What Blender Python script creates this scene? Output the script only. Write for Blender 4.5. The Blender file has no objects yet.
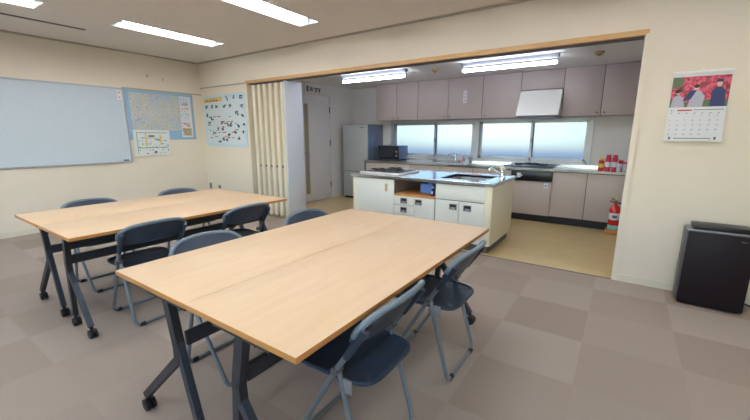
import bpy, bmesh, math, random
from mathutils import Vector, Matrix
random.seed(7)
C = bpy.context.scene.collection
PI = math.pi

# ------------------------------------------------------------------ materials
MATS = {}
def lin(c):
    return tuple(((v/255)/12.92 if v/255 <= 0.04045 else (((v/255)+0.055)/1.055)**2.4) for v in c) + (1,)
def mat(name, rgb, rough=0.5, metal=0.0, noise=0.0, nscale=20.0, bump=0.0, bscale=200.0, coat=0.0, stretch=None, spec=0.5):
    """procedural principled material; rgb in sRGB 0-255, noise = albedo variation"""
    if name in MATS: return MATS[name]
    m = bpy.data.materials.new(name); m.use_nodes = True
    nt = m.node_tree; b = nt.nodes['Principled BSDF']
    b.inputs['Roughness'].default_value = rough
    b.inputs['Metallic'].default_value = metal
    b.inputs['Specular IOR Level'].default_value = spec
    b.inputs['Coat Weight'].default_value = coat
    tc = nt.nodes.new('ShaderNodeTexCoord'); mp = nt.nodes.new('ShaderNodeMapping')
    nt.links.new(tc.outputs['Object'], mp.inputs['Vector'])
    if stretch: mp.inputs['Scale'].default_value = stretch
    c = lin(rgb)
    n = nt.nodes.new('ShaderNodeTexNoise'); n.inputs['Scale'].default_value = nscale; n.inputs['Detail'].default_value = 5
    nt.links.new(mp.outputs['Vector'], n.inputs['Vector'])
    r = nt.nodes.new('ShaderNodeValToRGB')
    k = max(noise, 0.015)
    r.color_ramp.elements[0].position = 0.3; r.color_ramp.elements[1].position = 0.7
    r.color_ramp.elements[0].color = tuple(v*(1-k) for v in c[:3])+(1,)
    r.color_ramp.elements[1].color = tuple(min(1, v*(1+k)) for v in c[:3])+(1,)
    nt.links.new(n.outputs['Fac'], r.inputs['Fac']); nt.links.new(r.outputs['Color'], b.inputs['Base Color'])
    if bump:
        n2 = nt.nodes.new('ShaderNodeTexNoise'); n2.inputs['Scale'].default_value = bscale; n2.inputs['Detail'].default_value = 4
        nt.links.new(mp.outputs['Vector'], n2.inputs['Vector'])
        bp = nt.nodes.new('ShaderNodeBump'); bp.inputs['Strength'].default_value = bump; bp.inputs['Distance'].default_value = 0.002
        nt.links.new(n2.outputs['Fac'], bp.inputs['Height']); nt.links.new(bp.outputs['Normal'], b.inputs['Normal'])
    MATS[name] = m
    return m
def emit(name, rgb, strength):
    m = bpy.data.materials.new(name); m.use_nodes = True; nt = m.node_tree
    b = nt.nodes['Principled BSDF']
    b.inputs['Base Color'].default_value = (0.9, 0.9, 0.9, 1)
    b.inputs['Emission Color'].default_value = lin(rgb); b.inputs['Emission Strength'].default_value = strength
    MATS[name] = m; return m

M_WALL  = mat('wall_paper', (230, 219, 201), 0.85, noise=0.015, nscale=3, bump=0.25, bscale=350)
M_KWALL = mat('kitchen_wall_paper', (220, 217, 214), 0.7, noise=0.02, nscale=3, bump=0.15, bscale=350)
M_CEIL  = mat('ceiling_board', (234, 225, 214), 0.9, noise=0.03, nscale=60, bump=0.5, bscale=120)
M_KCEIL = mat('kitchen_ceiling_board', (222, 220, 218), 0.8, noise=0.02, nscale=5)
M_BASE  = mat('baseboard_vinyl', (222, 214, 194), 0.5)
M_RAIL  = mat('picture_rail', (176, 166, 148), 0.5)
M_WOODT = mat('header_wood', (205, 162, 108), 0.45, noise=0.12, nscale=8, stretch=(1, 12, 12))
M_STEEL = mat('brushed_steel', (205, 208, 212), 0.16, 1.0, noise=0.04, nscale=40, stretch=(1, 20, 1))
M_BASIN = mat('satin_steel_basin', (196, 198, 202), 0.4, 0.5)
M_CHROME= mat('chrome', (225, 228, 232), 0.08, 1.0)
M_GREYM = mat('painted_frame_grey', (122, 132, 138), 0.34, 0.35, noise=0.03)
M_DARKM = mat('dark_blue_black_metal', (44, 47, 54), 0.42, 0.2, noise=0.04)
M_BLACK = mat('black_plastic', (22, 22, 26), 0.4)
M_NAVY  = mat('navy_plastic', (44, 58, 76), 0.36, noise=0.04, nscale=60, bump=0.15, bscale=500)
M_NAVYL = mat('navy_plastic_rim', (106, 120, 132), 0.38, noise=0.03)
M_WHITE = mat('white_paint', (232, 232, 228), 0.4)
M_PAPER = mat('white_paper', (222, 224, 226), 0.7)
M_INK   = mat('dark_ink', (78, 78, 92), 0.7)
M_RED   = mat('red_print', (196, 46, 58), 0.6)
M_BLUEP = mat('blue_print', (142, 184, 216), 0.6)
M_GREENP= mat('green_print', (92, 160, 116), 0.6)
M_YELP  = mat('yellow_print', (226, 194, 112), 0.6)
M_TUBE  = emit('tube_glow', (246, 248, 252), 28.0)
M_KTUBE = emit('kitchen_tube_glow', (232, 238, 255), 20.0)
M_FIXT  = mat('fixture_white', (226, 232, 236), 0.35)
M_CAB   = mat('upper_cabinet_laminate', (176, 163, 160), 0.45, noise=0.02, nscale=3)
M_CABB  = mat('base_cabinet_laminate', (188, 174, 166), 0.45, noise=0.02, nscale=3)
M_SEAM  = mat('cabinet_gap', (60, 52, 52), 0.8)
M_ISL   = mat('island_white_laminate', (226, 228, 220), 0.4, noise=0.01)
M_CREAM = mat('island_cream_edge', (232, 224, 198), 0.45, noise=0.01)
M_KICK  = mat('grey_kick', (98, 94, 96), 0.6)
M_KICKB = mat('black_kick', (32, 30, 36), 0.5)
M_FOLD  = mat('partition_vinyl', (228, 218, 196), 0.6, noise=0.02)
M_FOLDE = mat('partition_end', (206, 212, 222), 0.5, noise=0.01)
M_DOOR  = mat('door_white', (214, 212, 214), 0.45, noise=0.01)
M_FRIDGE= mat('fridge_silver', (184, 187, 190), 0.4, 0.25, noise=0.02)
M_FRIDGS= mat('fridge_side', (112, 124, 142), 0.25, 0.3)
M_ALU   = mat('window_aluminium', (176, 180, 188), 0.4, 0.5)
M_CLEAN = mat('air_cleaner_dark', (30, 22, 27), 0.5, noise=0.03, spec=.25)
M_SILV  = mat('silver_plastic', (150, 150, 152), 0.4, 0.3)
M_REDG  = mat('extinguisher_red', (206, 30, 32), 0.25, coat=0.4)
M_ORNG  = mat('orange_stand', (206, 140, 74), 0.6)
M_GLASSD= mat('dark_glass', (18, 18, 26), 0.3)
M_BLUEB = mat('blue_plastic', (110, 150, 232), 0.35)
M_BLUED = mat('deep_blue_plastic', (30, 38, 110), 0.3)
M_BEIGE = mat('beige_plastic', (196, 176, 132), 0.5)

def tabletop_mat():
    m = bpy.data.materials.new('maple_laminate'); m.use_nodes = True; nt = m.node_tree; b = nt.nodes['Principled BSDF']
    tc = nt.nodes.new('ShaderNodeTexCoord'); mp = nt.nodes.new('ShaderNodeMapping'); mp.inputs['Scale'].default_value = (9, 1.2, 1)
    nt.links.new(tc.outputs['Object'], mp.inputs['Vector'])
    n = nt.nodes.new('ShaderNodeTexNoise'); n.inputs['Scale'].default_value = 3; n.inputs['Detail'].default_value = 7; n.inputs['Distortion'].default_value = 0.4
    nt.links.new(mp.outputs['Vector'], n.inputs['Vector'])
    r = nt.nodes.new('ShaderNodeValToRGB'); r.color_ramp.elements[0].position = 0.3; r.color_ramp.elements[1].position = 0.72
    r.color_ramp.elements[0].color = lin((213, 180, 143)); r.color_ramp.elements[1].color = lin((219, 188, 151))
    nt.links.new(n.outputs['Fac'], r.inputs['Fac']); nt.links.new(r.outputs['Color'], b.inputs['Base Color'])
    b.inputs['Roughness'].default_value = 0.42; b.inputs['Specular IOR Level'].default_value = 0.35
    return m
M_MAPLE = tabletop_mat()
M_EDGE = mat('table_edge_band', (184, 126, 66), 0.5, noise=0.05, nscale=10, stretch=(8, 1, 8))

def carpet_mat():
    m = bpy.data.materials.new('carpet_tiles'); m.use_nodes = True; nt = m.node_tree; b = nt.nodes['Principled BSDF']
    N = nt.nodes.new; L = nt.links.new
    tc = N('ShaderNodeTexCoord'); mp = N('ShaderNodeMapping'); mp.inputs['Location'].default_value = (-5.844*2, 0.345*2, 0.5); mp.inputs['Scale'].default_value = (2, 2, 0)
    L(tc.outputs['Object'], mp.inputs['Vector'])
    ch = N('ShaderNodeTexChecker'); ch.inputs['Scale'].default_value = 1
    ch.inputs['Color1'].default_value = (1, 1, 1, 1); ch.inputs['Color2'].default_value = (0, 0, 0, 1)
    L(mp.outputs['Vector'], ch.inputs['Vector'])
    fl = N('ShaderNodeVectorMath'); fl.operation = 'FLOOR'; L(mp.outputs['Vector'], fl.inputs[0])
    wn = N('ShaderNodeTexWhiteNoise'); wn.noise_dimensions = '2D'; L(fl.outputs[0], wn.inputs['Vector'])
    # short loop pile: ribs turned 90 degrees tile by tile
    def ribs(sc):
        m2 = N('ShaderNodeMapping'); m2.inputs['Scale'].default_value = sc; L(tc.outputs['Object'], m2.inputs['Vector'])
        n = N('ShaderNodeTexNoise'); n.inputs['Scale'].default_value = 1; n.inputs['Detail'].default_value = 2; L(m2.outputs['Vector'], n.inputs['Vector']); return n
    ra, rb = ribs((330, 40, 1)), ribs((40, 330, 1))
    mx = N('ShaderNodeMix'); L(ch.outputs['Fac'], mx.inputs['Factor']); L(ra.outputs['Fac'], mx.inputs[2]); L(rb.outputs['Fac'], mx.inputs[3])
    a = N('ShaderNodeMath'); a.operation = 'MULTIPLY'; a.inputs[1].default_value = 0.24; L(ch.outputs['Fac'], a.inputs[0])
    a2 = N('ShaderNodeMath'); a2.operation = 'MULTIPLY_ADD'; a2.inputs[1].default_value = 0.36; L(wn.outputs['Value'], a2.inputs[0]); L(a.outputs[0], a2.inputs[2])
    a3 = N('ShaderNodeMath'); a3.operation = 'MULTIPLY_ADD'; a3.inputs[1].default_value = 0.30; L(mx.outputs[0], a3.inputs[0]); L(a2.outputs[0], a3.inputs[2])
    r = N('ShaderNodeValToRGB'); r.color_ramp.elements[0].position = 0.05; r.color_ramp.elements[1].position = 1.1 if False else 1.0
    r.color_ramp.elements[0].color = lin((150, 135, 123)); r.color_ramp.elements[1].color = lin((176, 162, 150))
    L(a3.outputs[0], r.inputs['Fac']); L(r.outputs['Color'], b.inputs['Base Color'])
    b.inputs['Roughness'].default_value = 0.95; b.inputs['Specular IOR Level'].default_value = 0.1
    bp = N('ShaderNodeBump'); bp.inputs['Strength'].default_value = 0.3; bp.inputs['Distance'].default_value = 0.003
    L(mx.outputs[0], bp.inputs['Height']); L(bp.outputs['Normal'], b.inputs['Normal'])
    return m
M_CARPET = carpet_mat()
M_VINYL = mat('kitchen_vinyl', (206, 180, 126), 0.32, noise=0.05, nscale=5, coat=0.1)

def frosted_mat():
    m = bpy.data.materials.new('frosted_glass'); m.use_nodes = True; nt = m.node_tree
    for n in list(nt.nodes): nt.nodes.remove(n)
    o = nt.nodes.new('ShaderNodeOutputMaterial'); g = nt.nodes.new('ShaderNodeBsdfRefraction'); g.inputs['Roughness'].default_value = 0.32; g.inputs['IOR'].default_value = 1.2
    g.inputs['Color'].default_value = (0.021, 0.042, 0.088, 1)
    t = nt.nodes.new('ShaderNodeBsdfTranslucent'); t.inputs['Color'].default_value = (0.07, 0.12, 0.24, 1)
    mx = nt.nodes.new('ShaderNodeMixShader'); mx.inputs[0].default_value = 0.35
    nt.links.new(g.outputs[0], mx.inputs[1]); nt.links.new(t.outputs[0], mx.inputs[2]); nt.links.new(mx.outputs[0], o.inputs['Surface'])
    return m
M_FROST = frosted_mat()
def map_mat():
    m = bpy.data.materials.new('printed_town_map'); m.use_nodes = True; nt = m.node_tree; b = nt.nodes['Principled BSDF']
    N = nt.nodes.new; L = nt.links.new
    tc = N('ShaderNodeTexCoord'); v = N('ShaderNodeTexVoronoi'); v.feature = 'DISTANCE_TO_EDGE'; v.inputs['Scale'].default_value = 22; L(tc.outputs['Object'], v.inputs['Vector'])
    n = N('ShaderNodeTexNoise'); n.inputs['Scale'].default_value = 5; n.inputs['Detail'].default_value = 4; L(tc.outputs['Object'], n.inputs['Vector'])
    r = N('ShaderNodeValToRGB'); e = r.color_ramp.elements; e[0].position = 0.38; e[0].color = lin((182, 196, 208)); e[1].position = 0.44; e[1].color = lin((192, 196, 190))
    x = r.color_ramp.elements.new(0.6); x.color = lin((200, 200, 196)); y = r.color_ramp.elements.new(0.68); y.color = lin((184, 200, 184))
    L(n.outputs['Fac'], r.inputs['Fac'])
    r2 = N('ShaderNodeValToRGB'); r2.color_ramp.elements[0].position = 0.02; r2.color_ramp.elements[1].position = 0.05; L(v.outputs['Distance'], r2.inputs['Fac'])
    mx = N('ShaderNodeMix'); mx.data_type = 'RGBA'; L(r2.outputs['Color'], mx.inputs['Factor'])
    mx.inputs[6].default_value = lin((166, 166, 174)); L(r.outputs['Color'], mx.inputs[7]); L(mx.outputs[2], b.inputs['Base Color'])
    b.inputs['Roughness'].default_value = 0.6
    return m
M_MAP = map_mat()
def foliage_mat():
    m = bpy.data.materials.new('printed_autumn_photo'); m.use_nodes = True; nt = m.node_tree; b = nt.nodes['Principled BSDF']
    N = nt.nodes.new; L = nt.links.new
    tc = N('ShaderNodeTexCoord'); n = N('ShaderNodeTexNoise'); n.inputs['Scale'].default_value = 42; n.inputs['Detail'].default_value = 9; L(tc.outputs['Object'], n.inputs['Vector'])
    r = N('ShaderNodeValToRGB'); e = r.color_ramp.elements; e[0].position = 0.36; e[0].color = lin((66, 78, 54)); e[1].position = 0.45; e[1].color = lin((176, 44, 66))
    x = r.color_ramp.elements.new(0.62); x.color = lin((222, 104, 128)); y = r.color_ramp.elements.new(0.72); y.color = lin((128, 44, 56))
    L(n.outputs['Fac'], r.inputs['Fac']); L(r.outputs['Color'], b.inputs['Base Color']); b.inputs['Roughness'].default_value = 0.5
    return m
M_FOLI = foliage_mat()

# ------------------------------------------------------------------ mesh helpers
class MB:
    def __init__(s): s.v = []; s.f = []; s.m = []; s.sm = []
    def add(s, vs, fs, mi=0, smooth=False):
        o = len(s.v); s.v += [tuple(v) for v in vs]
        for f in fs: s.f.append([o+i for i in f]); s.m.append(mi); s.sm.append(smooth)
        return s
    def box(s, x0, x1, y0, y1, z0, z1, mi=0, bv=0.0):
        if bv > 0:
            bm = bmesh.new(); bmesh.ops.create_cube(bm, size=1)
            for v in bm.verts: v.co = Vector(((x0+x1)/2+v.co.x*(x1-x0), (y0+y1)/2+v.co.y*(y1-y0), (z0+z1)/2+v.co.z*(z1-z0)))
            bmesh.ops.bevel(bm, geom=bm.edges[:], offset=bv, segments=2, profile=0.5, affect='EDGES')
            bm.verts.index_update()
            s.add([v.co for v in bm.verts], [[v.index for v in f.verts] for f in bm.faces], mi, True); bm.free(); return s
        vs = [(x, y, z) for x in (x0, x1) for y in (y0, y1) for z in (z0, z1)]
        return s.add(vs, [(0,1,3,2),(4,6,7,5),(0,4,5,1),(2,3,7,6),(0,2,6,4),(1,5,7,3)], mi)
    def quad(s, a, b, c, d, mi=0): return s.add([a, b, c, d], [(0,1,2,3)], mi)
    def tube(s, pts, r, seg=10, mi=0, cap=True):
        P = [Vector(p) for p in pts]; n = len(P); rs = r if isinstance(r, (list, tuple)) else [r]*n
        t0 = (P[1]-P[0]).normalized(); up = Vector((0,0,1)) if abs(t0.z) < 0.9 else Vector((0,1,0))
        nr = (up - t0*up.dot(t0)).normalized(); vs = []
        for i in range(n):
            if i == 0: t = t0
            elif i == n-1: t = (P[i]-P[i-1]).normalized()
            else: t = ((P[i+1]-P[i]).normalized()+(P[i]-P[i-1]).normalized()).normalized()
            nr = (nr - t*nr.dot(t)).normalized(); b = t.cross(nr)
            for k in range(seg):
                a = 2*PI*k/seg; vs.append(P[i] + (nr*math.cos(a)+b*math.sin(a))*rs[i])
        fs = [(i*seg+k, i*seg+(k+1)%seg, (i+1)*seg+(k+1)%seg, (i+1)*seg+k) for i in range(n-1) for k in range(seg)]
        s.add(vs, fs, mi, True)
        if cap:
            s.add(vs[:seg], [list(range(seg))[::-1]], mi); s.add(vs[-seg:], [list(range(seg))], mi)
        return s
    def bar(s, p, q, w, d, mi=0):
        """rectangular section bar p->q in an x-z plane; w across in the plane, d along y"""
        p, q = Vector(p), Vector(q); t = (q-p).normalized(); n = Vector((0,1,0)).cross(t).normalized()
        vs = [e + n*(a*w/2) + Vector((0, b*d/2, 0)) for e in (p, q) for a, b in ((-1,-1),(1,-1),(1,1),(-1,1))]
        return s.add(vs, [(3,2,1,0),(4,5,6,7),(0,1,5,4),(1,2,6,5),(2,3,7,6),(3,0,4,7)], mi)
    def lathe(s, prof, c=(0,0,0), seg=20, mi=0, axis='z'):
        vs = []
        for r, h in prof:
            for k in range(seg):
                a = 2*PI*k/seg; x, y = r*math.cos(a), r*math.sin(a)
                p = (x, y, h) if axis == 'z' else ((h, x, y) if axis == 'x' else (x, h, y))
                vs.append((p[0]+c[0], p[1]+c[1], p[2]+c[2]))
        n = len(prof)
        fs = [(i*seg+k, i*seg+(k+1)%seg, (i+1)*seg+(k+1)%seg, (i+1)*seg+k) for i in range(n-1) for k in range(seg)]
        s.add(vs, fs, mi, True); s.add(vs[:seg], [list(range(seg))[::-1]], mi); s.add(vs[-seg:], [list(range(seg))], mi)
        return s
    def prism(s, poly, axis, a0, a1, mi=0):
        """poly in the two other axes (order x,y,z without axis), extruded along axis"""
        def P(u, v, a):
            return {'x': (a, u, v), 'y': (u, a, v), 'z': (u, v, a)}[axis]
        n = len(poly); vs = [P(u, v, a0) for u, v in poly] + [P(u, v, a1) for u, v in poly]
        fs = [tuple(range(n))[::-1], tuple(range(n, 2*n))] + [(i, (i+1) % n, n+(i+1) % n, n+i) for i in range(n)]
        return s.add(vs, fs, mi)
    def build(s, name, mats, parent=None, origin=None, fix=True):
        if not isinstance(mats, (list, tuple)): mats = [mats]
        if origin is None: origin = parent_world(parent)
        o3 = Vector(origin)
        me = bpy.data.meshes.new(name); me.from_pydata([Vector(v)-o3 for v in s.v], [], s.f)
        for m in mats: me.materials.append(m)
        for i, p in enumerate(me.polygons): p.material_index = s.m[i]; p.use_smooth = s.sm[i]
        me.update()
        if fix:
            bm = bmesh.new(); bm.from_mesh(me); bmesh.ops.remove_doubles(bm, verts=bm.verts, dist=1e-6); bmesh.ops.recalc_face_normals(bm, faces=bm.faces); bm.to_mesh(me); bm.free()
        if any(s.sm):
            try: me.set_sharp_from_angle(angle=math.radians(40))
            except Exception: pass
        o = bpy.data.objects.new(name, me); C.objects.link(o)
        if parent is not None: o.parent = parent
        else: o.location = o3
        return o
def parent_world(p):
    v = Vector((0,0,0))
    while p is not None: v += p.location; p = p.parent
    return v
def thing(name, label, cat, loc=(0,0,0), group=None):
    o = bpy.data.objects.new(name, None); C.objects.link(o); o.location = loc; o.empty_display_size = 0.1
    tag(o, label, cat, group); return o
def tag(o, label, cat, group=None):
    o['label'] = label; o['category'] = cat
    if group: o['group'] = group
    return o
def struct(o, label=None):
    o['kind'] = 'structure'
    if label: o['label'] = label
    return o
def copy_tree(o, parent=None):
    c = o.copy(); C.objects.link(c); c.parent = parent
    for ch in list(o.children): copy_tree(ch, c)
    return c
def fillet(pts, rad, n=5):
    P = [Vector(p) for p in pts]; out = [P[0]]
    for i in range(1, len(P)-1):
        a, b, c = P[i-1], P[i], P[i+1]; d1 = (a-b); d2 = (c-b); r = min(rad, d1.length*.45, d2.length*.45)
        p, q = b+d1.normalized()*r, b+d2.normalized()*r
        for k in range(n+1):
            t = k/n; out.append(p*(1-t)**2 + b*2*t*(1-t) + q*t*t)
    out.append(P[-1]); return out
def text_mesh(body, size):
    cu = bpy.data.curves.new('txt', 'FONT'); cu.body = body; cu.size = size
    o = bpy.data.objects.new('txt', cu); C.objects.link(o)
    bpy.context.view_layer.update()
    me = bpy.data.meshes.new_from_object(o.evaluated_get(bpy.context.evaluated_depsgraph_get()))
    vs = [v.co.copy() for v in me.vertices]; fs = [list(p.vertices) for p in me.polygons]
    bpy.data.objects.remove(o); bpy.data.meshes.remove(me); bpy.data.curves.remove(cu)
    return vs, fs

# ------------------------------------------------------------------ setting
XR, XL, HO = 6.465, 1.335, 2.112       # opening
H, KH = 2.5446, 2.28                   # ceilings
RX, RY = 9.4, -6.4                     # room extents
KX0, KX1, KY = 1.385, 6.62, 2.70       # kitchen extents
T = 0.14                               # thickness of the wall with the opening
struct(MB().box(0, RX, RY, 0, -0.05, 0).build('floor', M_CARPET, origin=(0,0,0)), 'brown carpet tiles')
struct(MB().box(KX0-.1, KX1+.1, 0, KY+.1, -0.05, 0).build('floor', M_VINYL, origin=(0,0,0)), 'tan vinyl kitchen floor')
struct(MB().box(XL, XR, -.006, .012, -0.001, 0.003).build('trim_5', M_KICK, origin=(0,0,0)), 'dark threshold strip')
# main ceiling with rectangular holes for the recessed troffers
LX = [(1.36, 1.665), (3.14, 3.445), (4.955, 5.275), (6.785, 7.105)]
LY = [(-1.83, -.58), (-3.75, -2.50), (-5.6, -4.35)]
SLOT = (.855, .895, -3.4, -1.92)
def ceiling_mesh():
    xs = sorted({0, RX, SLOT[0], SLOT[1]} | {v for p in LX for v in p}); ys = sorted({RY, 0, SLOT[2], SLOT[3]} | {v for p in LY for v in p})
    m = MB()
    def hole(cx, cy):
        if SLOT[0] < cx < SLOT[1] and SLOT[2] < cy < SLOT[3]: return True
        return any(a < cx < b for a, b in LX) and any(a < cy < b for a, b in LY)
    for i in range(len(xs)-1):
        for j in range(len(ys)-1):
            if not hole((xs[i]+xs[i+1])/2, (ys[j]+ys[j+1])/2):
                m.quad((xs[i], ys[j], H), (xs[i], ys[j+1], H), (xs[i+1], ys[j+1], H), (xs[i+1], ys[j], H))
    m.box(0, RX, RY, 0, H+.12, H+.17)
    return m
struct(ceiling_mesh().build('ceiling', M_CEIL, origin=(0,0,0)), 'grey beige ceiling of the meeting room')
struct(MB().box(KX0-.1, KX1+.1, T, KY+.1, KH, KH+.05).build('ceiling', M_KCEIL, origin=(0,0,0)), 'lower white kitchen ceiling')
struct(MB().box(-.12, 0, RY-.12, .1, -.05, H+.1).build('wall_left', M_WALL, origin=(0,0,0)))
struct(MB().box(RX, RX+.12, RY-.12, .1, -.05, H+.1).build('wall_right', M_WALL, origin=(0,0,0)))
FW = [(1.0, 4.2, .85, 2.25), (5.0, 8.2, .85, 2.25)]     # two unseen windows added behind the camera to let in fill daylight
mb = MB().box(-.12, FW[0][0], RY-.12, RY, -.05, H+.1).box(FW[0][1], FW[1][0], RY-.12, RY, -.05, H+.1).box(FW[1][1], RX+.12, RY-.12, RY, -.05, H+.1)
for w in FW: mb.box(w[0], w[1], RY-.12, RY, -.05, w[2]).box(w[0], w[1], RY-.12, RY, w[3], H+.1)
struct(mb.build('wall_front', M_WALL, origin=(0,0,0)))
for k, w in enumerate(FW):
    f = MB(); xm = (w[0]+w[1])/2
    for a, b in ((w[0], w[0]+.04), (xm-.02, xm+.02), (w[1]-.04, w[1])): f.box(a, b, RY-.08, RY-.03, w[2], w[3])
    f.box(w[0], w[1], RY-.08, RY-.03, w[2], w[2]+.04).box(w[0], w[1], RY-.08, RY-.03, w[3]-.04, w[3])
    struct(f.build('window_%d' % (k+3), M_ALU, origin=(0,0,0)), 'unseen aluminium window added behind the camera for fill daylight')
mb = MB().box(0, XL, 0, T, -.02, H+.02).box(XL, XR, 0, T, HO, H+.02).box(XR, RX, 0, T, -.02, H+.02)
struct(mb.build('wall_back', M_WALL, origin=(0,0,0)), 'cream wall with the wide opening to the kitchen')
struct(MB().box(KX0-.12, KX0, T, KY+.12, -.02, KH+.05).build('wall_kitchen_left', M_KWALL, origin=(0,0,0)))
struct(MB().box(KX1, KX1+.12, T, KY+.12, -.02, KH+.05).build('wall_kitchen_right', M_KWALL, origin=(0,0,0)))
# kitchen back wall with two window holes
W = [(2.405, 4.155, .865, 1.565), (4.205, 5.965, .865, 1.575)]
xs = [KX0-.1, W[0][0], W[0][1], W[1][0], W[1][1], KX1+.1]
mb = MB()
mb.box(xs[0], xs[1], KY, KY+.12, -.02, KH+.05).box(xs[2], xs[3], KY, KY+.12, -.02, KH+.05).box(xs[4], xs[5], KY, KY+.12, -.02, KH+.05)
for w in W: mb.box(w[0], w[1], KY, KY+.12, -.02, w[2]).box(w[0], w[1], KY, KY+.12, w[3], KH+.05)
struct(mb.build('wall_kitchen_back', M_KWALL, origin=(0,0,0)))
# window units
def window(n, w, midx):
    x0, x1, z0, z1 = w
    f = MB().box(x0, x1, KY-.02, KY+.09, z0, z0+.035).box(x0, x1, KY-.02, KY+.09, z1-.03, z1).box(x0, x0+.03, KY-.02, KY+.09, z0, z1).box(x1-.03, x1, KY-.02, KY+.09, z0, z1)
    fr = struct(f.build('window_%d' % n, M_ALU, origin=(0,0,0)), 'aluminium sliding window with two frosted panes')
    for (a, b, y) in ((x0+.03, midx+.025, KY+.055), (midx-.025, x1-.03, KY+.025)):
        s = MB().box(a, b, y, y+.02, z0+.035, z0+.075).box(a, b, y, y+.02, z1-.065, z1-.03).box(a, a+.035, y, y+.02, z0+.035, z1-.03).box(b-.035, b, y, y+.02, z0+.035, z1-.03)
        so = s.build('sash', M_ALU, fr)
        MB().quad((a+.02, y+.01, z0+.06), (b-.02, y+.01, z0+.06), (b-.02, y+.01, z1-.05), (a+.02, y+.01, z1-.05)).build('pane', M_FROST, so, fix=False)
    MB().box(midx-.012, midx+.012, KY+.0, KY+.024, (z0+z1)/2-.03, (z0+z1)/2+.03, 0, .004).build('window_latch', M_SILV, fr)
window(1, W[0], 3.36); window(2, W[1], 5.12)
struct(MB().box(2.36, 6.01, KY-.045, KY, .85, .868).box(2.36, 6.01, KY-.02, KY-.001, 1.575, 1.60).box(5.965, 6.0, KY-.02, KY-.001, .868, 1.575).box(2.37, 2.405, KY-.02, KY-.001, .868, 1.575).box(4.155, 4.205, KY-.02, KY-.001, .868, 1.575).build('trim_6', M_ALU, origin=(0,0,0)), 'window surround and sill')
# outside: pale gravel ground around the building
struct(MB().box(-40, 50, -45, 50, -.35, -.3).build('ground', mat('outside_gravel', (205, 205, 200), .9, noise=.1), origin=(0,0,0)))
# trims
struct(MB().box(XL-.03, XR+.02, -.022, 0.0, HO, HO+.032).box(XL, XR, -.022, .02, HO-.012, HO).build('trim_1', M_WOODT, origin=(0,0,0)), 'wooden lintel trim along the opening')
struct(MB().box(0, .012, -1.26, 0, 1.995, 2.015).build('trim_2', M_RAIL, origin=(0,0,0)), 'thin picture rail')
struct(MB().box(0, XL-.03, -.012, 0, 2.108, 2.126).build('trim_3', M_RAIL, origin=(0,0,0)), 'thin picture rail')
struct(MB().box(XR-.004, XR+.036, -.012, T+.012, 0, HO).box(XL-.036, XL+.004, -.012, T+.012, 0, HO).build('trim_4', M_WALL, origin=(0,0,0)), 'painted side posts of the opening')
def bb(name, *a): struct(MB().box(*a).build(name, M_BASE, origin=(0,0,0)))
bb('baseboard_left', 0, .01, RY, 0, 0, .065); bb('baseboard_back', 0.01, XL-.036, -.01, 0, 0, .065); bb('baseboard_back', XR+.036, RX, -.01, 0, 0, .065)
bb('baseboard_kitchen', KX0, KX0+.01, T, 1.02, 0, .06); bb('baseboard_kitchen', KX0, KX0+.01, 1.92, KY, 0, .06)
struct(MB().box(0, .025, RY, 0, H-.02, H).box(.025, RX, -.025, 0, H-.02, H).build('trim_7', M_RAIL, origin=(0,0,0)), 'thin shadow-line cornice')

# door on the kitchen's left wall
x = KX0
d = MB().box(x, x+.03, 1.0, 1.04, 0, 2.10).box(x, x+.03, 1.88, 1.92, 0, 2.10).box(x, x+.03, 1.0, 1.92, 2.06, 2.10)
dr = struct(d.build('door_1', M_DOOR, origin=(0,0,0)), 'white kitchen door with a tall narrow glazed slit')
lf = MB().box(x+.003, x+.022, 1.043, 1.877, .012, 2.057, 0, .002).build('door_leaf', M_DOOR, dr)
MB().box(x+.022, x+.028, 1.15, 1.165, .18, 1.87).box(x+.022, x+.028, 1.255, 1.27, .18, 1.87).box(x+.022, x+.028, 1.15, 1.27, .165, .18).box(x+.022, x+.028, 1.15, 1.27, 1.87, 1.885).build('slit_frame', M_BEIGE, lf)
MB().box(x+.0215, x+.0235, 1.165, 1.255, .18, 1.87).build('slit_glass', mat('slit_glass_grey', (150, 146, 142), .2), lf)
MB().tube([(x+.022, 1.085, .98), (x+.06, 1.085, .98), (x+.065, 1.10, .98), (x+.065, 1.19, .98)], .009).lathe([(.024, .0), (.024, .008)], (x+.022, 1.085, .98), axis='x').build('door_handle', M_CHROME, lf)
for z in (1.80, 1.15, .30): MB().box(x+.012, x+.034, 1.868, 1.888, z-.06, z+.06, 0, .003).build('hinge', M_KICK, lf)
# characters of the room sign above the door (unreadable strokes, mounted on the wall)
sg = MB()
def st(y0, y1, z0, z1): sg.box(x+.001, x+.008, y0, y1, z0, z1)
st(1.28,1.31,2.115,2.205); st(1.31,1.335,2.185,2.205); st(1.31,1.335,2.115,2.132)
st(1.375,1.40,2.13,2.20); st(1.40,1.44,2.13,2.155); st(1.43,1.45,2.17,2.19)
st(1.48,1.66,2.175,2.19); st(1.51,1.53,2.10,2.18); st(1.61,1.63,2.10,2.18); st(1.53,1.61,2.14,2.15)
tag(sg.build('door_sign', mat('sign_brown', (84, 76, 72), .6), origin=(x, 1.45, 2.15)), 'small dark lettered room sign on the wall above the white kitchen door', 'sign')

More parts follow.
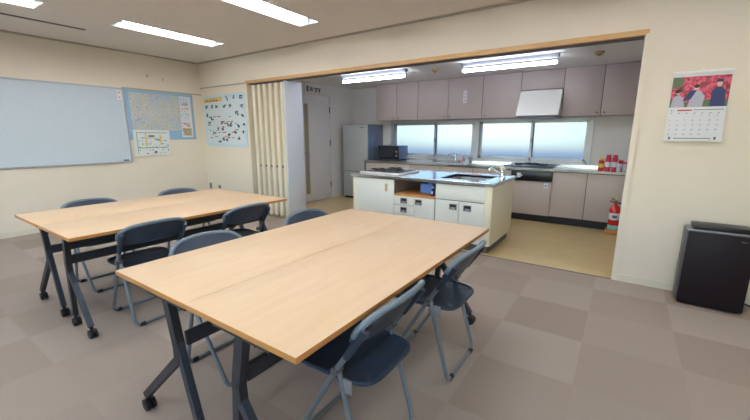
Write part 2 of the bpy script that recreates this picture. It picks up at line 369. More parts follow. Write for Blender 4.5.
# ------------------------------------------------------------------ ceiling lights
def troffer(xr, yr, label, group):
    x0, x1 = xr; y0, y1 = yr; xc = (x0+x1)/2; yc = (y0+y1)/2
    t = thing('ceiling_light', label, 'ceiling light', (xc, yc, H), group)
    d = .075; a = .055
    m = MB()
    # sloping reflector tray
    m.quad((x0,y0,H),(x1,y0,H),(x1-a,y0+.04,H+d),(x0+a,y0+.04,H+d)); m.quad((x0,y1,H),(x0+a,y1-.04,H+d),(x1-a,y1-.04,H+d),(x1,y1,H))
    m.quad((x0,y0,H),(x0+a,y0+.04,H+d),(x0+a,y1-.04,H+d),(x0,y1,H)); m.quad((x1,y0,H),(x1,y1,H),(x1-a,y1-.04,H+d),(x1-a,y0+.04,H+d))
    m.quad((x0+a,y0+.04,H+d),(x1-a,y0+.04,H+d),(x1-a,y1-.04,H+d),(x0+a,y1-.04,H+d))
    m.box(x0-.008, x0+.006, y0-.008, y1+.008, H-.004, H+.001).box(x1-.006, x1+.008, y0-.008, y1+.008, H-.004, H+.001).box(x0, x1, y0-.008, y0+.006, H-.004, H+.001).box(x0, x1, y1-.006, y1+.008, H-.004, H+.001)
    m.build('reflector', M_FIXT, t, fix=False)
    MB().tube([(xc, y0+.06, H+.032), (xc, y1-.06, H+.032)], .017, 12).build('tube', M_TUBE, t)
    for yy in (y0+.04, y1-.06): MB().box(xc-.02, xc+.02, yy, yy+.02, H+.01, H+.07, 0, .003).build('lamp_holder', M_FIXT, t)
    return t
LAB = {(0,0): 'recessed fluorescent ceiling light nearest the corner above the wall maps', (0,1): 'recessed fluorescent ceiling light above the whiteboard, cut by the frame', (1,0): 'recessed fluorescent ceiling light between the wall map corner and the opening, over the far table'}
for i, xr in enumerate(LX):
    for j, yr in enumerate(LY):
        troffer(xr, yr, LAB.get((i, j), 'recessed fluorescent ceiling light behind or above the camera'), 'recessed fluorescent lights of the meeting room')
t = thing('ceiling_air_slot', 'thin dark linear air slot in the ceiling above the whiteboard', 'air vent', ((SLOT[0]+SLOT[1])/2, -2.6, H))
MB().box(SLOT[0], SLOT[1], SLOT[2], SLOT[3], H+.03, H+.05).build('slot_back', M_BLACK, t)
MB().box(SLOT[0]-.006, SLOT[0]+.006, SLOT[2], SLOT[3], H-.004, H+.03).box(SLOT[1]-.006, SLOT[1]+.006, SLOT[2], SLOT[3], H-.004, H+.03).build('slot_frame', M_KICK, t)

def klight(x0, x1, yc, label):
    xc = (x0+x1)/2
    t = thing('kitchen_ceiling_light', label, 'ceiling light', (xc, yc, KH), 'surface-mounted kitchen tube lights')
    MB().prism([(yc-.06, KH), (yc+.06, KH), (yc+.02, KH-.045), (yc-.02, KH-.045)], 'x', x0, x1).build('fixture_body', mat('kitchen_fixture_grey', (120, 124, 132), .5), t)
    MB().tube([(x0+.02, yc, KH-.098), (x1-.02, yc, KH-.098)], .021, 12).build('tube', M_KTUBE, t)
    for xx in (x0, x1-.025): MB().box(xx, xx+.025, yc-.018, yc+.018, KH-.12, KH-.06, 0, .003).build('lamp_holder', M_FIXT, t)
klight(2.36, 3.59, 1.15, 'surface-mounted tube light on the kitchen ceiling near the fridge')
klight(4.42, 5.65, 1.25, 'surface-mounted tube light on the kitchen ceiling before the range hood')
for xx, lb in ((3.93, 'small round beige detector between the two kitchen ceiling lights'), (6.05, 'small round beige detector on the kitchen ceiling by the opening post')):
    t = thing('smoke_detector', lb, 'smoke detector', (xx, 1.42, KH), 'kitchen ceiling detectors')
    MB().lathe([(.055, KH), (.055, KH-.015), (.045, KH-.03)], (xx, 1.42, 0), 24).build('base', M_BEIGE, t)
    MB().lathe([(.03, KH-.03), (.028, KH-.045), (.012, KH-.05)], (xx, 1.42, 0), 20).build('sensor_cap', mat('beige_dark', (170, 146, 96), .5), t)

# ------------------------------------------------------------------ folding partition
px0, px1 = 1.39, 2.17
t = thing('folding_partition', 'cream pleated accordion partition folded against the side of the opening', 'folding partition', ((px0+px1)/2, .25, 0))
zz = (.03, 2.075); n = 6; pit = (px1-px0)/n; y0, y1 = .0+.165, .49
for k in range(n):
    xa = px0+k*pit
    m = MB(); cols = 16; prof = []
    for i in range(cols+1):
        u = i/cols; xx = xa+.012+(pit-.024)*u
        prof.append((xx, .015+.15*max(0, (abs(u-.5)-.30)/.20)))
    for i in range(cols):
        (a, ya), (b, yb) = prof[i], prof[i+1]
        m.add([(a, ya, zz[0]), (b, yb, zz[0]), (b, yb, zz[1]), (a, ya, zz[1])], [(0,1,2,3)], 0, False)
    for i in range(cols):
        (a, ya), (b, yb) = prof[i], prof[i+1]
        m.add([(b, .345-yb, zz[0]), (a, .345-ya, zz[0]), (a, .345-ya, zz[1]), (b, .345-yb, zz[1])], [(0,1,2,3)], 0, True)
    pl = m.build('pleat', M_FOLD, t, fix=False)
    MB().box(xa+pit-.016, xa+pit+.004, .15, .18, zz[0]-.01, zz[1]).build('pleat_hinge', M_RAIL, t)
    MB().box(xa+.03, xa+pit-.03, .03, .06, .004, .10, 0, .002).build('bottom_guide', M_RAIL, t)
    MB().box(xa+pit-.026, xa+pit+.008, .04, .08, .795, .835, 0, .002).build('clip', M_KICK, t)
MB().box(px1, px1+.03, -.005, .345, .03, 2.085, 0, .004).build('end_panel', M_FOLDE, t)
tr = MB().box(XL+.01, XR-.01, .025, .10, HO-.022, HO)
tag(tr.build('partition_track', M_KICK, origin=((XL+XR)/2, .06, HO)), 'dark metal track for the partition under the opening lintel', 'track')

# ------------------------------------------------------------------ whiteboard and posters on the left wall
t = thing('whiteboard', 'large wall-mounted whiteboard with thin grey frame, wiped blank', 'whiteboard', (0, -3.1, 1.45))
wy0, wy1, wz0, wz1 = -4.86, -1.265, .895, 1.975
MB().box(.004, .022, wy0, wy1, wz0, wz1).build('board_surface', mat('whiteboard_face', (200, 212, 222), .22, coat=.3), t)
MB().box(.002, .032, wy0-.012, wy1+.012, wz1, wz1+.02).box(.002, .032, wy0-.012, wy1+.012, wz0-.02, wz0).box(.002, .032, wy0-.02, wy0, wz0, wz1).box(.002, .032, wy1, wy1+.018, wz0, wz1).build('frame', M_ALU, t)
MB().box(.032, .085, -4.2, -2.9, wz0-.03, wz0-.018).box(.08, .085, -4.2, -2.9, wz0-.03, wz0-.008).build('pen_tray', M_ALU, t)
tag(MB().box(.022, .0235, -1.345, -1.285, 1.82, 1.965).box(.0235, .0245, -1.325, -1.305, 1.92, 1.935, 1).box(.0235, .0245, -1.325, -1.305, 1.85, 1.865, 1).build('paper_label', [M_PAPER, M_RED], origin=(.022, -1.315, 1.9)), 'narrow white paper slip with two red marks stuck on the whiteboard corner', 'paper label')
tag(MB().box(.0225, .034, -1.37, -1.30, .905, .925, 0, .004).build('board_magnet', M_KICK, origin=(.03, -1.33, .91)), 'small dark magnet clip on the lower corner of the whiteboard', 'magnet')
def marks(m, fn, u0, u1, v0, v1, su, sv, mi, dens=.8, w=.35):
    """rows of short printed strokes standing for unreadable print"""
    v = v0
    while v < v1-sv*.5:
        u = u0
        while u < u1-su*.5:
            if random.random() < dens:
                a = su*random.uniform(.35, .8); h = sv*random.uniform(w*.6, w)
                p = fn; m.quad(p(u, v), p(u+a, v), p(u+a, v+h), p(u, v+h), mi)
            u += su
        v += sv
# large map with blue border (y from -1.235 to -.19)
lf_ = lambda d: (lambda u, v: (d, u, v))
m = MB(); fn = lf_(.0085)
t = thing('town_map_poster', 'large framed grey town map with blue border beside the whiteboard', 'map poster', (0, -.72, 1.6))
my0, my1, mz0, mz1 = -1.235, -.18, 1.235, 1.985
MB().box(.002, .008, my0, my1, mz0, mz1).build('border_sheet', M_BLUEP, t)
m = MB().box(.008, .009, my0+.05, -.42, 1.375, 1.95); m.build('map_area', M_MAP, t)
m = MB().box(.008, .0085, -.41, my1-.03, mz0+.03, 1.95)
fn = lf_(.0089)
for (v0, v1, c) in ((1.87, 1.93, 2), (1.80, 1.86, 1), (1.70, 1.78, 4), (1.62, 1.68, 3), (1.55, 1.61, 2), (1.44, 1.53, 4), (1.30, 1.42, 1)):
    marks(m, fn, -.395, my1-.05, v0, v1, .03, .02, c, .75, .8)
m.quad((.0089, -.385, 1.29), (.0089, my1-.05, 1.29), (.0089, my1-.05, 1.42), (.0089, -.385, 1.42), 5)
m.build('legend_panel', [M_PAPER, M_INK, M_BLUEP, M_GREENP, M_RED, mat('map_tan', (196, 186, 150), .6)], t)
mf = MB().box(.002, .014, my0-.01, my1+.01, mz0-.012, mz0).box(.002, .014, my0-.01, my1+.01, mz1, mz1+.01).box(.002, .014, my0-.012, my0, mz0, mz1).box(.002, .014, my1, my1+.012, mz0, mz1)
mf.build('frame', M_ALU, t)
# small evacuation-style map overlapping it
t = thing('small_map_poster', 'small white and green street map overlapping the big blue-bordered map', 'map poster', (.012, -.93, 1.17))
MB().quad((.0165, -1.2, .975), (.0165, -.64, .97), (.0165, -.635, 1.375), (.0165, -1.195, 1.38)).box(.0155, .0163, -1.195, -.64, .975, 1.375).build('sheet', M_PAPER, t)
m = MB(); fn = lf_(.0172)
for (a, b, c, d_, mi) in ((-1.15, -1.14, 1.0, 1.34, 1), (-1.15, -.67, 1.33, 1.34, 1), (-1.15, -.67, 1.09, 1.10, 1), (-1.02, -1.0, 1.12, 1.33, 2), (-.80, -.78, 1.14, 1.30, 2), (-.90, -.86, 1.0, 1.04, 0), (-.97, -.88, 1.27, 1.295, 0), (-.88, -.80, 1.215, 1.235, 1), (-.69, -.67, 1.12, 1.14, 0), (-.69, -.67, 1.04, 1.06, 0)):
    m.quad(fn(a, c), fn(b, c), fn(b, d_), fn(a, d_), mi)
marks(m, fn, -1.13, -.68, 1.0, 1.32, .05, .05, 1, .5, .3); marks(m, fn, -1.13, -.68, 1.0, 1.32, .06, .06, 3, .5, .25)
m.build('printed_streets', [M_INK, M_GREENP, M_YELP, mat('pale_grey_print', (186, 192, 190), .6)], t, fix=False)
# poster on the back wall left of the opening
t = thing('notice_poster', 'light blue notice poster with yellow title strip near the folding partition', 'poster', (.68, 0, 1.55))
nx0, nx1, nz0, nz1 = .07, 1.265, 1.105, 1.975
fb = lambda u, v: (u, -.0075, v)
MB().box(nx0, nx1, -.006, -.002, nz0, nz1).build('sheet', mat('poster_pale_blue', (196, 222, 236), .6), t)
m = MB().quad(*[(a, -.0068, b) for a, b in ((nx0+.05, nz0+.05), (nx1-.06, nz0+.05), (nx1-.06, nz1-.05), (nx0+.05, nz1-.05))], 3)
m.quad(fb(.10, 1.86), fb(.64, 1.87), fb(.64, 1.945), fb(.10, 1.935), 1)
fn = lambda u, v: (u, -.0082, v)
marks(m, fn, .14, .56, 1.875, 1.93, .055, .045, 0, .9, .8)
for (a, b) in ((.72, 1.87), (.92, 1.88), (1.10, 1.87), (.12, 1.74), (.30, 1.75), (.42, 1.74), (.66, 1.74), (1.12, 1.74), (.12, 1.60), (1.12, 1.58), (.16, 1.46), (.56, 1.47), (.72, 1.43), (.80, 1.44), (1.0, 1.41), (1.15, 1.43), (.40, 1.36), (.56, 1.37), (1.14, 1.32), (.72, 1.28), (.44, 1.17), (.56, 1.18), (.66, 1.18), (.82, 1.75), (.98, 1.62), (.26, 1.55), (.9, 1.3), (.3, 1.3), (1.0, 1.22)):
    for k in range(5):
        u = a+random.uniform(0, .06); v = b+random.uniform(0, .05); w_ = random.uniform(.02, .05); h_ = random.uniform(.015, .035)
        m.quad(fn(u, v), fn(u+w_, v), fn(u+w_, v+h_), fn(u, v+h_), 0)
marks(m, fn, .2, 1.1, 1.16, 1.7, .13, .09, 2, .35, .2); marks(m, fn, .2, 1.1, 1.16, 1.7, .15, .11, 4, .3, .2)
m.build('printed_notes', [M_INK, M_YELP, M_RED, mat('poster_paper', (212, 224, 230), .6), M_GREENP], t, fix=False)
# small stains / hooks high on the left wall and two outlets
for yy, zz_, s_, lb in ((-.875, 2.225, .02, 'small grey hook high on the wall above the large map'), (-.64, 2.19, .014, 'smaller grey hook stub high above the large map, nearer the room corner')):
    tag(MB().box(0, .008, yy-s_*.6, yy+s_*.6, zz_-s_, zz_+s_, 0, .002).tube([(.008, yy, zz_), (.022, yy, zz_-.004), (.024, yy, zz_+.01)], .003).build('wall_hook', M_RAIL, origin=(0, yy, zz_)), lb, 'hook', 'wall hooks')
for xx, w_, h_, lb in ((.07, .032, .055, 'taller dark wall socket low on the wall under the notice poster'), (.355, .035, .032, 'smaller squat dark wall socket low on the wall beside the taller one')):
    t = thing('wall_socket', lb, 'wall socket', (xx, 0, .37), 'low wall sockets')
    MB().box(xx-w_, xx+w_, -.008, 0, .37-h_, .37+h_, 0, .003).build('cover_plate', mat('socket_grey', (120, 116, 108), .5), t)
    MB().box(xx-w_*.5, xx+w_*.5, -.011, -.008, .37-h_*.5, .37+h_*.5, 0, .001).build('socket_face', M_KICK, t)

# ------------------------------------------------------------------ calendar on the right wall
t = thing('wall_calendar', 'wall calendar with autumn photo and November date grid on the cream wall', 'calendar', (6.855, 0, 1.52))
cx0, cx1, cz0, cz1 = 6.678, 7.033, 1.26, 1.78
def cy(v): return -.004 - .022*((cz1-v)/(cz1-cz0))**1.5
m = MB(); rows = 12
for (dy, mi) in ((0, 0), (.0025, 0)):
    for i in range(rows):
        va, vb = cz1-(cz1-cz0)*i/rows, cz1-(cz1-cz0)*(i+1)/rows
        m.add([(cx0, cy(va)+dy, va), (cx1, cy(va)+dy, va), (cx1-.004, cy(vb)+dy, vb), (cx0+.004, cy(vb)+dy, vb)], [(0,1,2,3)], mi, True)
sheet = m.build('sheet', M_PAPER, t, fix=False)
MB().box(cx0-.001, cx1+.001, -.009, -.002, cz1-.004, cz1+.016, 0, .002).box(6.848, 6.862, -.012, -.002, cz1+.012, cz1+.028, 0, .002).build('top_binding', M_WHITE, t)
def cf(u, v, e=.0012): return (u, cy(v)-e, v)
m = MB()
a0, a1, b0, b1 = cx0+.006, cx1-.006, 1.525, 1.755
for i in range(6):
    va, vb = b1-(b1-b0)*i/6, b1-(b1-b0)*(i+1)/6
    m.quad(cf(a0, va), cf(a1, va), cf(a1, vb), cf(a0, vb))
m.build('photo_background', M_FOLI, t, fix=False)
def poly(m, pts, mi, e): m.add([cf(u, v, e) for u, v in pts], [tuple(range(len(pts)))], mi)
m = MB(); U = lambda f: a0+(a1-a0)*f; V = lambda f: b0+(b1-b0)*f
def blob(cu, cv, ru, rv, mi, e=.002): poly(m, [(U(cu)+ru*math.cos(k*PI/6), V(cv)+rv*math.sin(k*PI/6)) for k in range(12)], mi, e)
poly(m, [(U(0), V(0)), (U(1), V(0)), (U(1), V(.18)), (U(.6), V(.24)), (U(.3), V(.16)), (U(0), V(.26))], 4, .0015)
poly(m, [(U(0), V(.62)), (U(.16), V(.7)), (U(.22), V(.9)), (U(.14), V(1)), (U(0), V(1))], 4, .0015)
poly(m, [(U(.70), V(0)), (U(.96), V(0)), (U(.93), V(.5)), (U(.86), V(.63)), (U(.78), V(.63)), (U(.71), V(.5))], 0, .002)   # man in navy coat
blob(.82, .72, .016, .022, 2); poly(m, [(U(.76), V(.78)), (U(.88), V(.78)), (U(.87), V(.88)), (U(.77), V(.88))], 0, .0024)
poly(m, [(U(.32), V(0)), (U(.58), V(0)), (U(.60), V(.35)), (U(.5), V(.55)), (U(.38), V(.5))], 1, .002); blob(.44, .62, .015, .02, 2); blob(.44, .68, .017, .014, 3, .0024)
poly(m, [(U(.22), V(.2)), (U(.36), V(.25)), (U(.45), V(.55)), (U(.34), V(.55))], 0, .0024)
poly(m, [(U(.02), V(0)), (U(.27), V(0)), (U(.24), V(.3)), (U(.14), V(.42)), (U(.05), V(.34))], 1, .002); blob(.13, .5, .014, .018, 2); blob(.12, .54, .019, .016, 3, .0024)
m.build('photo_figures', [mat('print_navy', (44, 58, 104), .5), mat('print_pale_grey', (176, 174, 190), .5), mat('print_skin', (214, 170, 150), .5), mat('print_hair', (46, 38, 42), .5), mat('print_green', (92, 112, 78), .5)], t, fix=False)
m = MB()
def txt(s, size, u, v, mi, e=.0016):
    vs, fs = text_mesh(s, size)
    m.add([cf(u+p.x, v+p.y, e) for p in vs], fs, mi)
txt('11', .026, cx0+.018, 1.492, 0)
m.quad(cf(cx0+.06, 1.497), cf(cx0+.15, 1.497), cf(cx0+.15, 1.507), cf(cx0+.06, 1.507), 1)
m.quad(cf(cx0+.16, 1.501), cf(cx1-.02, 1.501), cf(cx1-.02, 1.505), cf(cx0+.16, 1.505), 0)
day = 1; c = 6 ; c = 3
for r_ in range(5):
    for c_ in range(7):
        if (r_ == 0 and c_ < c) or day > 30: continue
        txt(str(day), .015, cx0+.018+c_*.047, 1.455-r_*.036, 1 if c_ == 0 else 0); day += 1
for k in range(7): m.quad(cf(cx0+.022+k*.047, 1.476), cf(cx0+.032+k*.047, 1.476), cf(cx0+.032+k*.047, 1.481), cf(cx0+.022+k*.047, 1.481), 1 if k == 0 else 0)
for u in (cx0+.03, cx1-.05): m.quad(cf(u, 1.276), cf(u+.012, 1.276), cf(u+.012, 1.296), cf(u, 1.296), 2)
for k in range(16): m.quad(cf(cx0+.065+k*.014, 1.28), cf(cx0+.074+k*.014, 1.28), cf(cx0+.074+k*.014, 1.288), cf(cx0+.065+k*.014, 1.288), 0)
m.build('date_print', [M_INK, M_RED, mat('emblem_brown', (104, 74, 88), .6)], t, fix=False)

# ------------------------------------------------------------------ air cleaner
t = thing('air_purifier', 'slim dark brown air purifier on casters standing against the cream wall', 'air purifier', (7.09, -.19, 0))
ax0, ax1, ay0, ay1 = 6.895, 7.285, -.29, -.09
MB().box(ax0, ax1, ay0+.018, ay1, .03, .60, 0, .008).build('body', mat('purifier_grey', (96, 92, 94), .45, .2), t)
MB().box(ax0+.008, ax1, ay0, ay0+.022, .018, .59, 0, .008).build('front_panel', M_CLEAN, t)
MB().box(ax0+.004, ax1-.004, ay0+.006, ay1+.002, .597, .608, 0, .003).build('top_cover', M_SILV, t)
MB().box(ax0+.035, ax1-.03, ay0+.02, ay1-.02, .608, .645, 0, .006).build('outlet_louver', M_BLACK, t)
MB().box(ax0-.002, ax0+.006, ay0+.05, ay0+.08, .12, .5, 0, .002).build('side_intake', M_BLACK, t)
MB().box(ax0+.02, ax1-.02, ay0+.03, ay1-.01, .004, .035, 0, .004).build('base', M_BLACK, t)
MB().box(7.20, 7.235, ay0-.003, ay0+.001, .55, .556).build('maker_mark', M_KICK, t)
cable = fillet([(7.27, -.12, .06), (7.34, -.10, .03), (7.42, -.13, .008), (7.60, -.08, .008), (7.85, -.05, .008), (7.86, -.02, .25)], .06)
MB().tube(cable, .006, 8).build('power_cord', M_BLACK, t)

# ------------------------------------------------------------------ upper cabinets
def knob(m, x, y, z): m.lathe([(.006, 0), (.006, -.010), (.012, -.012), (.012, -.02), (.006, -.023)], (x, y, z), 12, axis='y')
UY0, UY1, UZ0 = 2.38, 2.70, 1.585
def upper(x0, x1, splits, label, knobs, z0=UZ0):
    t = thing('wall_cabinet', label, 'wall cabinet', ((x0+x1)/2, 2.54, z0), 'upper kitchen wall cabinets')
    MB().box(x0+.001, x1-.001, UY0+.02, UY1, z0, KH).build('body', M_CAB, t)
    MB().box(x0+.002, x1-.002, UY0+.012, UY0+.02, z0+.001, KH-.001).build('gap_lining', M_SEAM, t)
    e = [x0]+splits+[x1]
    for i in range(len(e)-1):
        dd = MB().box(e[i]+.004, e[i+1]-.004, UY0, UY0+.018, z0+.004, KH-.006, 0, .002).build('door', M_CAB, t)
        for kx in knobs:
            if e[i] < kx < e[i+1]:
                m = MB(); knob(m, kx, UY0, z0+.045); m.build('knob', M_KICK, dd)
    return t
upper(2.20, 3.145, [2.68], 'grey two-door wall cabinet above the fridge side of the kitchen', [2.625, 2.735])
upper(3.145, 4.36, [3.75], 'grey two-door wall cabinet with white paper label on one door', [3.69, 3.80])
upper(4.36, 4.97, [], 'grey single-door wall cabinet directly beside the white range hood', [4.42])
upper(4.97, 5.575, [], 'short grey cabinet over the white range hood', [], 1.995)
upper(5.575, 6.60, [6.08], 'grey two-door wall cabinet at the opening post end above the red cans', [6.035, 6.125])
lb = MB().box(4.025, 4.085, UY0-.0015, UY0-.0002, 1.85, 2.055)
for z in (1.87, 1.93, 1.99): lb.box(4.038, 4.072, UY0-.0025, UY0-.0015, z, z+.008, 1).box(4.05, 4.058, UY0-.0025, UY0-.0015, z, z+.04, 1).box(4.04, 4.07, UY0-.0025, UY0-.0015, z+.03, z+.036, 1)
tag(lb.build('paper_label', [M_PAPER, mat('faded_red_ink', (190, 120, 118), .6)], origin=(4.055, UY0, 1.95)), 'tall white paper label with faded marks on a wall cabinet door', 'paper label')

# range hood
t = thing('range_hood', 'white slanted range hood between the wall cabinets', 'range hood', (5.27, 2.4, 1.6))
MB().prism([(2.36, 1.985), (2.70, 1.985), (2.70, 1.60), (2.14, 1.60), (2.14, 1.625)], 'x', 4.975, 5.570).build('hood_shell', M_WHITE, t)
MB().box(4.985, 5.56, 2.13, 2.16, 1.575, 1.60, 0, .004).box(4.985, 5.56, 2.16, 2.68, 1.578, 1.60).build('bottom_rim', M_KICK, t)
MB().box(5.33, 5.50, 2.205, 2.215, 1.665, 1.675).build('maker_plate', M_BEIGE, t)
MB().box(5.05, 5.5, 2.2, 2.6, 1.57, 1.58).build('grease_filter', M_ALU, t)

# ------------------------------------------------------------------ rear base run
BY0, BY1, BZ = 2.02, 2.69, .79
def base_unit(x0, x1, splits, label, knobs, zt=None):
    t = thing('base_cabinet', label, 'base cabinet', ((x0+x1)/2, 2.35, 0), 'rear kitchen base cabinets')
    MB().box(x0+.001, x1-.001, BY0+.02, BY1, .11, zt or BZ-.001).build('body', M_CABB, t)
    MB().box(x0+.002, x1-.002, BY0+.012, BY0+.02, .112, BZ-.002).build('gap_lining', M_SEAM, t)
    MB().box(x0+.001, x1-.001, BY0+.05, BY1, 0.002, .11).build('kickboard', M_KICKB, t)
    e = [x0]+splits+[x1]
    for i in range(len(e)-1):
        dd = MB().box(e[i]+.004, e[i+1]-.004, BY0, BY0+.018, .12, BZ-.012, 0, .002).build('door', M_CABB, t)
        for kx in knobs:
            if e[i] < kx < e[i+1]:
                m = MB(); knob(m, kx, BY0, .745); m.build('knob', M_BEIGE, dd)
base_unit(2.205, 3.196, [2.735], 'beige two-door base cabinet under the microwave', [2.672, 2.797])
base_unit(3.196, 4.381, [3.79], 'beige two-door base cabinet under the tap by the window', [3.73, 3.85], .64)
base_unit(4.381, 5.008, [], 'beige single-door base cabinet between the rear tap and black-fronted range', [4.705])
base_unit(5.595, 6.60, [6.04], 'beige two-door base cabinet under the red cans', [5.985, 6.095])
ct = MB().box(2.19, 3.55, 1.99, 2.695, .79, .825).box(4.10, 4.85, 1.99, 2.695, .79, .825).box(3.55, 4.10, 1.99, 2.12, .79, .825).box(3.55, 4.10, 2.50, 2.695, .79, .825).box(4.85, 5.56, 1.99, 2.18, .79, .825).box(4.85, 5.56, 2.60, 2.695, .79, .825).box(5.56, 6.60, 1.99, 2.695, .79, .825).box(2.19, 6.60, 2.68, 2.698, .825, .85)
t = thing('rear_worktop', 'long stainless steel worktop with inset sink under the kitchen windows', 'worktop', (4.4, 2.35, .79))
ct.build('top', M_STEEL, t)
MB().box(3.55, 3.56, 2.12, 2.50, .66, .81).box(4.09, 4.10, 2.12, 2.50, .66, .81).box(3.56, 4.09, 2.12, 2.13, .66, .81).box(3.56, 4.09, 2.49, 2.50, .66, .81).box(3.55, 4.10, 2.12, 2.50, .65, .66).build('sink_basin', M_BASIN, t)
# built-in range
t = thing('built_in_range', 'built-in gas range with black control panel under the range hood', 'range', (5.3, 2.35, 0))
MB().box(5.01, 5.593, 2.03, 2.17, .11, .785).build('body', M_CABB, t)
MB().box(5.012, 5.592, 1.995, 2.03, .63, .785, 0, .004).build('control_panel', M_GLASSD, t)
MB().box(5.10, 5.155, 1.992, 1.996, .675, .745).box(5.15, 5.18, 1.992, 1.996, .70, .72).build('panel_mark', M_PAPER, t)
for k in range(5): MB().box(5.215+k*.03, 5.233+k*.03, 1.992, 1.996, .705, .72).build('button', M_BLUED, t)
MB().box(5.014, 5.590, 2.018, 2.03, .12, .622, 0, .002).build('lower_door', M_CABB, t)
MB().box(5.49, 5.545, 2.0155, 2.018, .53, .61).box(5.50, 5.535, 2.0148, 2.0155, .55, .585, 1).build('sticker', [M_PAPER, M_BLUEP], t)
MB().box(5.01, 5.593, 2.07, 2.17, .002, .11).build('kickboard', M_KICKB, t)
MB().box(4.845, 5.565, 2.175, 2.605, .81, .838, 0, .006).build('hob_plate', M_BLACK, t)
for bx, by in ((5.02, 2.31), (5.39, 2.31), (5.2, 2.48)):
    MB().lathe([(.045, .838), (.045, .852), (.03, .858)], (bx, by, 0), 18).build('burner', M_KICK, t)
    g = MB()
    for a in range(4):
        an = a*PI/2+PI/4; g.tube([(bx+.035*math.cos(an), by+.035*math.sin(an), .862), (bx+.10*math.cos(an), by+.10*math.sin(an), .862), (bx+.10*math.cos(an), by+.10*math.sin(an), .84)], .005, 6)
    g.tube([(bx+.1*math.cos(k*PI/10), by+.1*math.sin(k*PI/10), .862) for k in range(21)], .004, 6); g.build('pan_grate', M_BLACK, t)

# rear faucet, bottles, dish basket
def faucet(name, label, x, y, z, sx, sy, h, lever, s=1.0):
    t = thing(name, label, 'tap', (x, y, z))
    MB().lathe([(.028*s, z), (.028*s, z+.012), (.02*s, z+.02), (.02*s, z+h*.8), (.017*s, z+h*.85)], (x, y, 0), 18).build('column', M_CHROME, t)
    m = MB().lathe([(.023*s, z+h*.85), (.025*s, z+h*.95), (.018*s, z+h+.015)], (x, y, 0), 18); m.bar((x, y, z+h), (x-.07*s, y, z+h+.035), .012, .02); m.build('lever', lever, t)
    MB().tube(fillet([(x, y, z+h*.35), (x+sx*.5, y+sy*.5, z+h*.72), (x+sx*.85, y+sy*.85, z+h*1.0), (x+sx, y+sy, z+h*.75)], .05), .011*s, 10).build('spout', M_CHROME, t)
faucet('sink_tap', 'chrome mixer tap on the rear worktop under the first window', 3.86, 2.56, .826, -.06, -.18, .15, M_CHROME)
for (bx, by, hh, r_, mt, lb_) in ((3.99, 2.55, .14, .022, mat('pink_bottle', (214, 168, 176), .3), 'pinkish bottle beside the rear sink tap'), (4.075, 2.57, .09, .025, mat('pale_bottle', (206, 212, 220), .25), 'short pale bottle beside the pinkish one at the rear sink')):
    t = thing('soap_bottle', lb_, 'bottle', (bx, by, .825), 'bottles by the rear sink')
    MB().lathe([(r_, .826), (r_, .826+hh*.7), (r_*.5, .826+hh*.82)], (bx, by, 0), 16).build('bottle_body', mt, t)
    MB().lathe([(r_*.45, .826+hh*.82), (r_*.45, .826+hh)], (bx, by, 0), 12).build('cap', M_WHITE, t)
m = MB()
bx0, bx1, by0_, by1_ = 2.99, 3.40, 2.28, 2.58
for z in (.835, .88, .925): m.tube([(bx0, by0_, z), (bx1, by0_, z), (bx1, by1_, z), (bx0, by1_, z), (bx0, by0_, z)], .004, 6)
for k in range(9):
    u = k/8; xx = bx0+(bx1-bx0)*u
    m.tube([(xx, by0_, .925), (xx, by0_, .835), (xx, by1_, .835), (xx, by1_, .925)], .003, 6)
tag(m.build('dish_rack', M_WHITE, origin=(3.2, 2.43, .83)), 'low white wire dish rack beside the microwave', 'dish rack')

# microwave
t = thing('microwave', 'black microwave on the rear worktop beside the fridge', 'microwave', (2.56, 2.45, .825))
MB().box(2.32, 2.80, 2.32, 2.66, .84, 1.105, 0, .008).build('housing', mat('microwave_side', (112, 128, 156), .3, .3), t)
dd = MB().box(2.325, 2.70, 2.295, 2.32, .845, 1.10, 0, .005).build('door', M_GLASSD, t)
MB().box(2.36, 2.64, 2.292, 2.296, .885, 1.06).build('door_window', mat('microwave_window', (52, 54, 66), .15), dd)
MB().tube([(2.68, 2.295, .88), (2.68, 2.275, .89), (2.68, 2.275, 1.06), (2.68, 2.295, 1.07)], .006, 8).build('handle', M_BLACK, dd)
cp = MB().box(2.702, 2.795, 2.295, 2.32, .845, 1.10, 0, .005).build('control_panel', M_BLACK, t)
for z in (.91, .99): MB().lathe([(.02, 0), (.018, -.015)], (2.748, 2.295, z), 16, axis='y').build('dial', M_SILV, cp)
for xx in (2.35, 2.77):
    for yy in (2.34, 2.63): MB().lathe([(.012, .826), (.012, .839)], (xx, yy, 0), 10).build('foot', M_BLACK, t)

# fridge
t = thing('refrigerator', 'silver two-door refrigerator in the kitchen corner beside the white door', 'refrigerator', (1.86, 2.4, 0))
fx0, fx1, fy0, fy1, fh = 1.565, 2.175, 2.10, 2.69, 1.515
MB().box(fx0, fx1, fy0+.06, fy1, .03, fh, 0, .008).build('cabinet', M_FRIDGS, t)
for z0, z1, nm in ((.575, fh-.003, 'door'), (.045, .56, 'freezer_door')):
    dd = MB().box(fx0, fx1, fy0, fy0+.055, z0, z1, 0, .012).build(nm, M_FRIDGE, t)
    MB().box(fx1-.055, fx1-.012, fy0-.004, fy0+.002, z1-.20 if nm == 'freezer_door' else z0+.03, z1-.03 if nm == 'freezer_door' else z0+.22, 0, .002).build('door_grip', M_FRIDGS, dd)
MB().box(2.02, 2.10, fy0-.002, fy0+.001, fh-.07, fh-.055).build('maker_mark', M_KICK, t)
MB().box(fx0+.02, fx1-.02, fy0+.03, fy1-.02, .002, .04).build('base_grille', M_BLACK, t)

